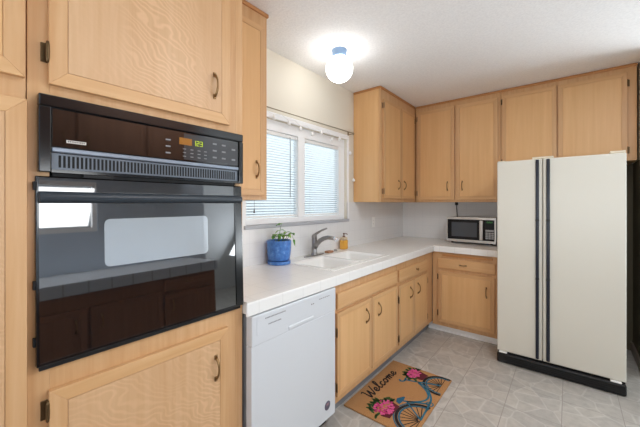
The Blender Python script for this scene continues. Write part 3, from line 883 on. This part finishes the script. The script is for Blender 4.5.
# ------------------------------------------------------------------ wall cabinets in the corner
def crown(par, face, a0, a1, n0=-0.02):
    bm = B(); face.box(bm, a0, a1, n0, 0.010, CZ-0.026, CZ-0.002, 0.004); obj('crown_trim', bm, 'wood_crown', par)
t = thing('corner_wall_cabinet', 'honey wood wall cabinet right of the window with plain side panel showing', 'cabinet', (-1.64, 3.2, 1.386))
carcass(LU, t, 2.800, BY-0.002, 0.315, 1.386, CZ-0.002); face_plate(LU, t, 2.800, 3.699, 1.386, CZ-0.002)
door(LU, t, 2.842, 3.252, 1.425, 2.440, 3.178, 1.575, -1, (0.07, 0.07), frame=0.03)
door(LU, t, 3.262, 3.640, 1.425, 2.440, 3.328, 1.575, 1, (0.07, 0.07), frame=0.03)
crown(t, LU, 2.792, 3.688)
bm = B(); box(bm, WX+0.002, -1.475, 2.790, 2.802, CZ-0.026, CZ-0.002, 0.003); obj('side_trim', bm, 'wood_crown', t)
bm = B(); box(bm, WX+0.002, -1.500, 2.7955, 2.7995, 1.386, CZ-0.026); obj('side_panel', bm, 'wood_plain', t)
t = thing('back_wall_cabinet', 'honey wood two door wall cabinet above the microwave', 'cabinet', (-1.0, 3.87, 1.386))
carcass(BU, t, -1.478, -0.556, 0.345, 1.386, CZ-0.002); face_plate(BU, t, -1.476, -0.556, 1.386, CZ-0.002)
door(BU, t, -1.445, -1.015, 1.414, 2.482, -1.089, 1.570, -1, (0.08, 0.08), frame=0.038)
door(BU, t, -0.996, -0.580, 1.414, 2.482, -0.930, 1.570, None, (0.62, 0.07), frame=0.038)
crown(t, BU, -1.469, -0.556)
t = thing('fridge_wall_cabinet', 'short honey wood two door wall cabinet above the refrigerator', 'cabinet', (-0.05, 3.87, 1.737))
carcass(BU, t, -0.554, 0.446, 0.345, 1.737, CZ-0.002); face_plate(BU, t, -0.554, 0.446, 1.737, CZ-0.002)
door(BU, t, -0.540, -0.092, 1.765, 2.488, None, None, -1, (0.035, 0.06), frame=0.034)
door(BU, t, -0.080, 0.386, 1.765, 2.488, None, None, 1, (0.06, 0.09), frame=0.034)
crown(t, BU, -0.554, 0.452)

# ------------------------------------------------------------------ microwave, cord
mw = thing('microwave', 'stainless microwave with black door on the worktop beside the refrigerator', 'microwave', (-0.85, 3.86, CT))
M0, M1, MY, MZ0, MZ1 = -1.105, -0.600, 3.700, 0.936, 1.216
bm = B(); box(bm, M0+0.004, M1-0.004, MY+0.02, 4.000, MZ0+0.003, MZ1-0.003, 0.006); obj('case', bm, 'black_plastic', mw)
bm = B()
box(bm, M0, M1, MY, MY+0.02, MZ1-0.026, MZ1, 0.003); box(bm, M0, M1, MY, MY+0.02, MZ0, MZ0+0.030, 0.003)
box(bm, M0, M0+0.012, MY, MY+0.02, MZ0+0.030, MZ1-0.026); box(bm, M1-0.014, M1, MY, MY+0.02, MZ0+0.030, MZ1-0.026)
obj('front_frame', bm, 'steel', mw)
bm = B(); box(bm, M0+0.012, -0.752, MY+0.002, MY+0.02, MZ0+0.030, MZ1-0.026, 0.001); md_ = obj('door', bm, 'microwave_black', mw)
bm = B(); box(bm, M0+0.055, -0.785, MY+0.001, MY+0.003, MZ0+0.062, MZ1-0.058, 0.0006); obj('door_window', bm, 'microwave_window', md_)
bm = B(); box(bm, -0.758, -0.722, MY-0.022, MY+0.004, MZ0+0.034, MZ1-0.030, 0.007, seg=3); obj('handle', bm, 'steel', md_)
bm = B(); box(bm, -0.720, M1-0.014, MY+0.001, MY+0.02, MZ0+0.030, MZ1-0.026, 0.001); kp = obj('control_panel', bm, 'microwave_black', mw)
bm = B(); box(bm, -0.690, -0.632, MY-0.0002, MY+0.002, MZ1-0.058, MZ1-0.040); obj('display', bm, 'display_green', kp)
bm = B()
for i in range(3):
    for j in range(4): box(bm, -0.700+i*0.028, -0.677+i*0.028, MY-0.0004, MY+0.002, MZ0+0.050+j*0.019, MZ0+0.065+j*0.019, 0.0002)
box(bm, -0.700, -0.621, MY-0.0004, MY+0.002, MZ0+0.130, MZ0+0.150)
obj('keypad', bm, 'keypad_grey', kp)
for x in (M0+0.05, M1-0.05):
    for y in (MY+0.05, 3.98):
        bm = B(); lathe(bm, [(0.012, 0.0005), (0.014, MZ0+0.004-CT)], (x, y, CT), 12); lathe(bm, [(0, 0.0005), (0.012, 0.0005)], (x, y, CT), 12); obj('foot', bm, 'black_matte', mw)
pc_ = thing('power_cord', 'black power cord hanging from the wall cabinet down behind the microwave', 'cord', (-1.07, 4.02, 0.93))
bm = B(); box(bm, -1.098, -1.066, 4.006, 4.036, 1.350, 1.3855, 0.005); obj('plug', bm, 'black_matte', pc_)
bm = B(); tube(bm, [(-1.082, 4.021, 1.355), (-1.080, 4.022, 1.30), (-1.074, 4.024, 1.22), (-1.072, 4.024, 1.08), (-1.0, 4.024, 0.93)], 0.005, 8); obj('cable', bm, 'black_matte', pc_)

# ------------------------------------------------------------------ refrigerator
fr = thing('refrigerator', 'white side by side refrigerator with black handles and black kick grille', 'refrigerator', (-0.09, 3.45, 0))
F0, F1, FZ0, FZ1 = -0.487, 0.317, 0.098, 1.732
bm = B(); box(bm, F0+0.004, F1-0.004, 3.125, 3.86, 0.05, FZ1-0.012, 0.006); obj('cabinet_body', bm, 'fridge_white', fr)
bm = B(); box(bm, F0, -0.1675, 3.055, 3.120, FZ0, FZ1, 0.008, seg=3); dl_ = obj('freezer_door', bm, 'fridge_white', fr)
bm = B(); box(bm, -0.1635, F1, 3.055, 3.120, FZ0, FZ1, 0.008, seg=3); dr_ = obj('fridge_door', bm, 'fridge_white', fr)
for d, x0, x1 in ((dl_, -0.211, -0.189), (dr_, -0.141, -0.118)):
    bm = B(); box(bm, x0, x1, 3.038, 3.0545, FZ0+0.012, FZ1-0.006, 0.006, seg=3); h_ = obj('handle', bm, 'navy_black', d)
    bm = B()
    for z in (0.76, 1.235): box(bm, x0-0.0008, x1+0.0008, 3.0374, 3.054, z-0.010, z+0.010, 0.003)
    obj('handle_joint', bm, 'black_matte', h_)
bm = B(); box(bm, F0+0.003, F1-0.003, 3.075, 3.124, 0.012, 0.094, 0.004); 
box(bm, F0, F1, 3.036, 3.076, 0.006, 0.086, 0.012, seg=3); kg = obj('kick_grille', bm, 'black_matte', fr)
bm = B()
for i in range(4): box(bm, F0+0.06, F1-0.06, 3.0352, 3.0366, 0.022+i*0.014, 0.027+i*0.014)
obj('grille_slots', bm, 'grille_slot', kg)
for x in (F0+0.045, F1-0.055):
    bm = B(); box(bm, x-0.03, x+0.03, 3.040, 3.07, 0.0868, 0.0965, 0.003); obj('bottom_hinge', bm, 'white_plastic', fr)
for x0, x1 in ((-0.235, -0.095), (F1-0.085, F1-0.004), (F0+0.004, F0+0.06)):
    bm = B(); box(bm, x0, x1, 3.062, 3.19, FZ1+0.0005, FZ1+0.018 if x0 > F0+0.1 else FZ1+0.006, 0.004); obj('hinge_cover', bm, 'fridge_trim', fr)
for x in (F0+0.08, F1-0.08):
    for y in (3.17, 3.80):
        bm = B(); lathe(bm, [(0, 0), (0.02, 0.0), (0.02, 0.012), (0.010, 0.014), (0.010, 0.06), (0, 0.06)], (x, y, 0.0005), 12); obj('foot', bm, 'black_matte', fr)

# ------------------------------------------------------------------ ceiling lamp
lp = thing('ceiling_lamp', 'round white glass globe lamp on the ceiling near the window', 'ceiling lamp', (-1.385, 1.95, CZ))
lc = (-1.385, 1.95, CZ)
bm = B(); lathe(bm, [(0, -0.0005), (0.058, -0.0005), (0.060, -0.006), (0.057, -0.012), (0.055, -0.045), (0.052, -0.060), (0.0, -0.061)], lc, 32); obj('fitter_collar', bm, 'collar_blue_grey', lp)
bm = B()
prof = []
for k in range(20):
    a = math.radians(30)+(PI-math.radians(30))*k/19
    prof.append((0.104*math.sin(a), -0.146+0.102*math.cos(a)))
lathe(bm, prof, lc, 36); obj('globe', bm, 'globe_glass', lp)

# ------------------------------------------------------------------ doormat
MU, MV, MTH = 0.757, 0.485, 0.012
mo = Vector((-0.700, 1.718, 0))
mat_ = thing('doormat', 'brown coir welcome doormat with a teal bicycle on the floor', 'doormat', mo)
def mp(u, v, z=MTH): return Vector((mo.x-v, mo.y+u, z))
bm = B(); box(bm, mo.x-MV, mo.x, mo.y, mo.y+MU, 0.0005, MTH, 0.003); obj('coir_base', bm, 'coir', mat_)
PZ = [MTH+0.0002]
def ribbon(bm, pts, wd, closed=False, h=0.0008, z=None):
    """thin raised strip along (u, v) points, clipped to the mat"""
    z = PZ[0] if z is None else z
    runs, cur = [], []
    for p in pts:
        if 0.004 < p[0] < MU-0.004 and 0.004 < p[1] < MV-0.004: cur.append(p)
        else:
            if len(cur) > 1: runs.append(cur)
            cur = []
    if len(cur) > 1: runs.append(cur)
    for r_ in runs:
        prev = None
        n = len(r_)
        for i, p in enumerate(r_):
            a = Vector(r_[max(0, i-1)]); b = Vector(r_[min(n-1, i+1)])
            d = (b-a)
            if d.length < 1e-9: continue
            d.normalize(); nn = Vector((-d.y, d.x)); ww = wd(i/(n-1)) if callable(wd) else wd
            q = Vector(p)
            cur4 = []
            for s in (-1, 1):
                e = q+nn*ww/2*s
                e.x = min(max(e.x, 0.003), MU-0.003); e.y = min(max(e.y, 0.003), MV-0.003)
                for zz in (z, z+h): cur4.append(bm.verts.new(mp(e.x, e.y, zz)))
            if prev:
                A, Bq = prev, cur4
                for f in ((A[1], A[3], Bq[3], Bq[1]), (A[0], Bq[0], Bq[2], A[2]), (A[0], A[1], Bq[1], Bq[0]), (A[2], Bq[2], Bq[3], A[3])): bm.faces.new(f)
            else: bm.faces.new((cur4[0], cur4[2], cur4[3], cur4[1]))
            prev = cur4
        if prev: bm.faces.new((prev[0], prev[1], prev[3], prev[2]))
def arc(c, r, a0, a1, n=40): return [(c[0]+r*math.cos(a0+(a1-a0)*k/n), c[1]+r*math.sin(a0+(a1-a0)*k/n)) for k in range(n+1)]
def seg(a, b, n=8): return [(a[0]+(b[0]-a[0])*k/n, a[1]+(b[1]-a[1])*k/n) for k in range(n+1)]
def spline(P, n=8):
    out = []
    Q = [P[0]]+list(P)+[P[-1]]
    for i in range(1, len(Q)-2):
        p0, p1, p2, p3 = (Vector(x) for x in Q[i-1:i+3])
        for k in range(n):
            t_ = k/n
            out.append(tuple(0.5*((2*p1)+(-p0+p2)*t_+(2*p0-5*p1+4*p2-p3)*t_**2+(-p0+3*p1-3*p2+p3)*t_**3)))
    out.append(tuple(P[-1]))
    return out
RW, RR, FW, FR_ = (0.175, 0.022), 0.150, (0.628, 0.040), 0.122
for c, r in ((RW, RR), (FW, FR_)):
    bm = B()
    ribbon(bm, arc(c, r, -0.6, PI+0.6), 0.019)
    for k in range(1, 11):
        a = PI*k/11; ribbon(bm, seg((c[0]+0.016*math.cos(a), c[1]+0.016*math.sin(a)), (c[0]+(r-.012)*math.cos(a), c[1]+(r-.012)*math.sin(a))), 0.0055)
    ribbon(bm, seg((c[0]-r*0.93, c[1]), (c[0]+r*0.93, c[1])), 0.004)
    obj('wheel_print', bm, 'ink_black', mat_)
bm = B(); PZ[0] = MTH+0.0006
for c, r in ((RW, RR), (FW, FR_)):
    ribbon(bm, arc(c, r-0.018, -0.6, PI+0.6), 0.011)
    if c is RW: ribbon(bm, arc(c, r+0.016, 0.6, PI-0.15), 0.008)
CR = (0.365, 0.032)
ribbon(bm, seg(CR, (0.285, 0.185)), 0.014); ribbon(bm, seg((0.295, 0.165), RW), 0.010)
ribbon(bm, seg(CR, RW), 0.012)
ribbon(bm, spline([(0.295, 0.160), (0.36, 0.085), (0.43, 0.065), (0.50, 0.105), (0.560, 0.185)]), 0.014)
ribbon(bm, spline([CR, (0.43, 0.045), (0.50, 0.085), (0.545, 0.13), (0.572, 0.195)]), 0.013)
ribbon(bm, spline([(0.535, 0.285), (0.560, 0.215), (0.60, 0.12), FW]), 0.014)
ribbon(bm, spline([(0.515, 0.318), (0.500, 0.300), (0.520, 0.280), (0.56, 0.285), (0.60, 0.275)]), 0.014)
ribbon(bm, arc(CR, 0.022, 0, 2*PI, 20), 0.008)
obj('bicycle_frame_print', bm, 'teal', mat_)
def blob(bm, c, ru, rv, rot=0, z=None, h=0.0008, n=14):
    z = PZ[0] if z is None else z
    lp_ = []
    for k in range(n):
        a = 2*PI*k/n; u, v = ru*math.cos(a), rv*math.sin(a)
        uu = c[0]+u*math.cos(rot)-v*math.sin(rot); vv = c[1]+u*math.sin(rot)+v*math.cos(rot)
        uu = min(max(uu, 0.003), MU-0.003); vv = min(max(vv, 0.003), MV-0.003)
        lp_.append(mp(uu, vv, z))
    prism(bm, lp_, (0, 0, 1), h)
bm = B()
def poly(bm, P, z, h=0.0008): prism(bm, [mp(u, v, z) for u, v in P], (0, 0, 1), h)
poly(bm, [(0.235, 0.192), (0.250, 0.222), (0.285, 0.232), (0.330, 0.205), (0.335, 0.192), (0.29, 0.186)], PZ[0]+0.0003)
obj('saddle_print', bm, 'teal_dark', mat_)
bm = B(); z_ = MTH+0.0009
poly(bm, [(0.068, 0.180), (0.215, 0.180), (0.228, 0.235), (0.055, 0.235)], z_)
obj('basket_print', bm, 'maroon', mat_); bm = B()
poly(bm, [(0.610, 0.175), (0.700, 0.160), (0.722, 0.235), (0.600, 0.245)], z_)
obj('basket_print', bm, 'maroon', mat_)
random.seed(5)
for cu, cv, sp_ in ((0.140, 0.262, 0.10), (0.660, 0.268, 0.075)):
    bm = B()
    for k in range(26):
        a = random.uniform(0, 2*PI); r = random.uniform(0.75, 1.15)*sp_
        u, v = cu+r*math.cos(a)*1.05, cv+abs(r*math.sin(a))*0.9-0.02
        blob(bm, (u, v), random.uniform(0.020, 0.034), 0.0085, a+random.uniform(-.4, .4), MTH+0.0008)
    if cu > 0.5:
        for k in range(6): ribbon(bm, spline([(0.60, 0.26), (0.585+k*0.004, 0.235), (0.565+k*0.012, 0.20+k*0.004)]), 0.006, z=MTH+0.001)
    obj('foliage_print', bm, 'print_green', mat_)
for m_name, cnt, zz in (('pink_dark', 30, MTH+0.0014), ('pink', 44, MTH+0.0019)):
    for cu, cv, su, sv in ((0.140, 0.255, 0.085, 0.060), (0.662, 0.262, 0.066, 0.045)):
        bm = B()
        for k in range(cnt):
            a = random.uniform(0, 2*PI); r = math.sqrt(random.random())
            blob(bm, (cu+su*r*math.cos(a), cv+sv*r*math.sin(a)), random.uniform(0.006, 0.013), random.uniform(0.006, 0.010), a, zz+random.uniform(0, .0003), n=9)
        obj('flower_print', bm, m_name, mat_)
# hand-brushed lettering: Welcome
def stroke_word(bm, strokes, u0, v0, su, sv, wd):
    for st_ in strokes:
        P = spline([(u0+(x+0.14*y)*su, v0+y*sv) for x, y in st_], 7)
        ribbon(bm, P, lambda t_: wd*(0.75+0.35*math.sin(PI*t_)), z=MTH+0.0008)
bm = B()
def e_(x): return [(x, .32), (x+.28, .38), (x+.40, .62), (x+.26, .80), (x+.08, .62), (x+.06, .25), (x+.24, .02), (x+.50, .18), (x+.62, .34)]
strokes = [
    [(-.10, 1.50), (.05, 1.62), (.16, 1.30), (.22, .50), (.30, .02), (.48, .50), (.64, 1.25), (.70, .60), (.80, .02), (1.0, .45), (1.18, 1.20), (1.30, 1.70)],
    e_(1.28),
    [(1.88, .34), (2.12, .90), (2.24, 1.50), (2.14, 1.75), (2.02, 1.45), (2.02, .40), (2.14, .02), (2.36, .22)],
    [(2.86, .66), (2.74, .82), (2.52, .66), (2.48, .25), (2.64, .02), (2.88, .16), (3.0, .34)],
    [(3.28, .80), (3.10, .62), (3.10, .20), (3.28, .02), (3.48, .22), (3.50, .62), (3.30, .80), (3.42, .66), (3.70, .60)],
    [(3.70, .60), (3.82, .80), (3.84, .40), (3.82, .0), (3.90, .50), (4.06, .80), (4.14, .55), (4.12, .02), (4.22, .55), (4.38, .80), (4.46, .50), (4.46, .10), (4.60, .10), (4.72, .32)],
    e_(4.72),
]
stroke_word(bm, strokes, 0.165, 0.372, 0.080, 0.052, 0.0115)
obj('welcome_lettering', bm, 'ink_black', mat_)

# ------------------------------------------------------------------ the run opposite the ovens (seen as a reflection in the oven glass)
t = thing('opposite_base_cabinet', 'wood base cabinets mirrored dark in the oven door glass', 'cabinet', (0.88, 0.4, 0))
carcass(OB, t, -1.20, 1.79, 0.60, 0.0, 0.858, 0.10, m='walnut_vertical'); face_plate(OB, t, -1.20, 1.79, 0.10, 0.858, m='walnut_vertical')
ys = [-1.17, -0.50, 0.13, 0.71, 1.26, 1.76]
for i in range(5):
    a, b = ys[i]+0.012, ys[i+1]-0.012
    if i == 4:
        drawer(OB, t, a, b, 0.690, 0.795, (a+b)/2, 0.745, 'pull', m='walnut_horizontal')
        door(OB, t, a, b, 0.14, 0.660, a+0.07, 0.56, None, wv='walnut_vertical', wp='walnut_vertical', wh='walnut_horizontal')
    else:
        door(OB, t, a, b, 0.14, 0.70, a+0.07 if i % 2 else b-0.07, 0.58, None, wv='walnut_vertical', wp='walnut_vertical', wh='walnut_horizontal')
bm = B(); box(bm, 0.55, 1.198, -1.22, 1.80, 0.862, 0.905, 0.006)
oc = obj('opposite_countertop', bm, 'white_enamel', None, (0.88, 0.25, 0.862))
bm = B(); box(bm, 0.538, 0.5495, -1.22, 1.80, 0.815, 0.906, 0.003); obj('tiled_edge', bm, 'edge_tile', oc)
tag(oc, 'pale worktop mirrored as a bright strip in the oven door', 'countertop')
t = thing('opposite_wall_cabinet', 'wood wall cabinets mirrored dark in the oven control panel', 'cabinet', (1.05, 0.4, 1.78))
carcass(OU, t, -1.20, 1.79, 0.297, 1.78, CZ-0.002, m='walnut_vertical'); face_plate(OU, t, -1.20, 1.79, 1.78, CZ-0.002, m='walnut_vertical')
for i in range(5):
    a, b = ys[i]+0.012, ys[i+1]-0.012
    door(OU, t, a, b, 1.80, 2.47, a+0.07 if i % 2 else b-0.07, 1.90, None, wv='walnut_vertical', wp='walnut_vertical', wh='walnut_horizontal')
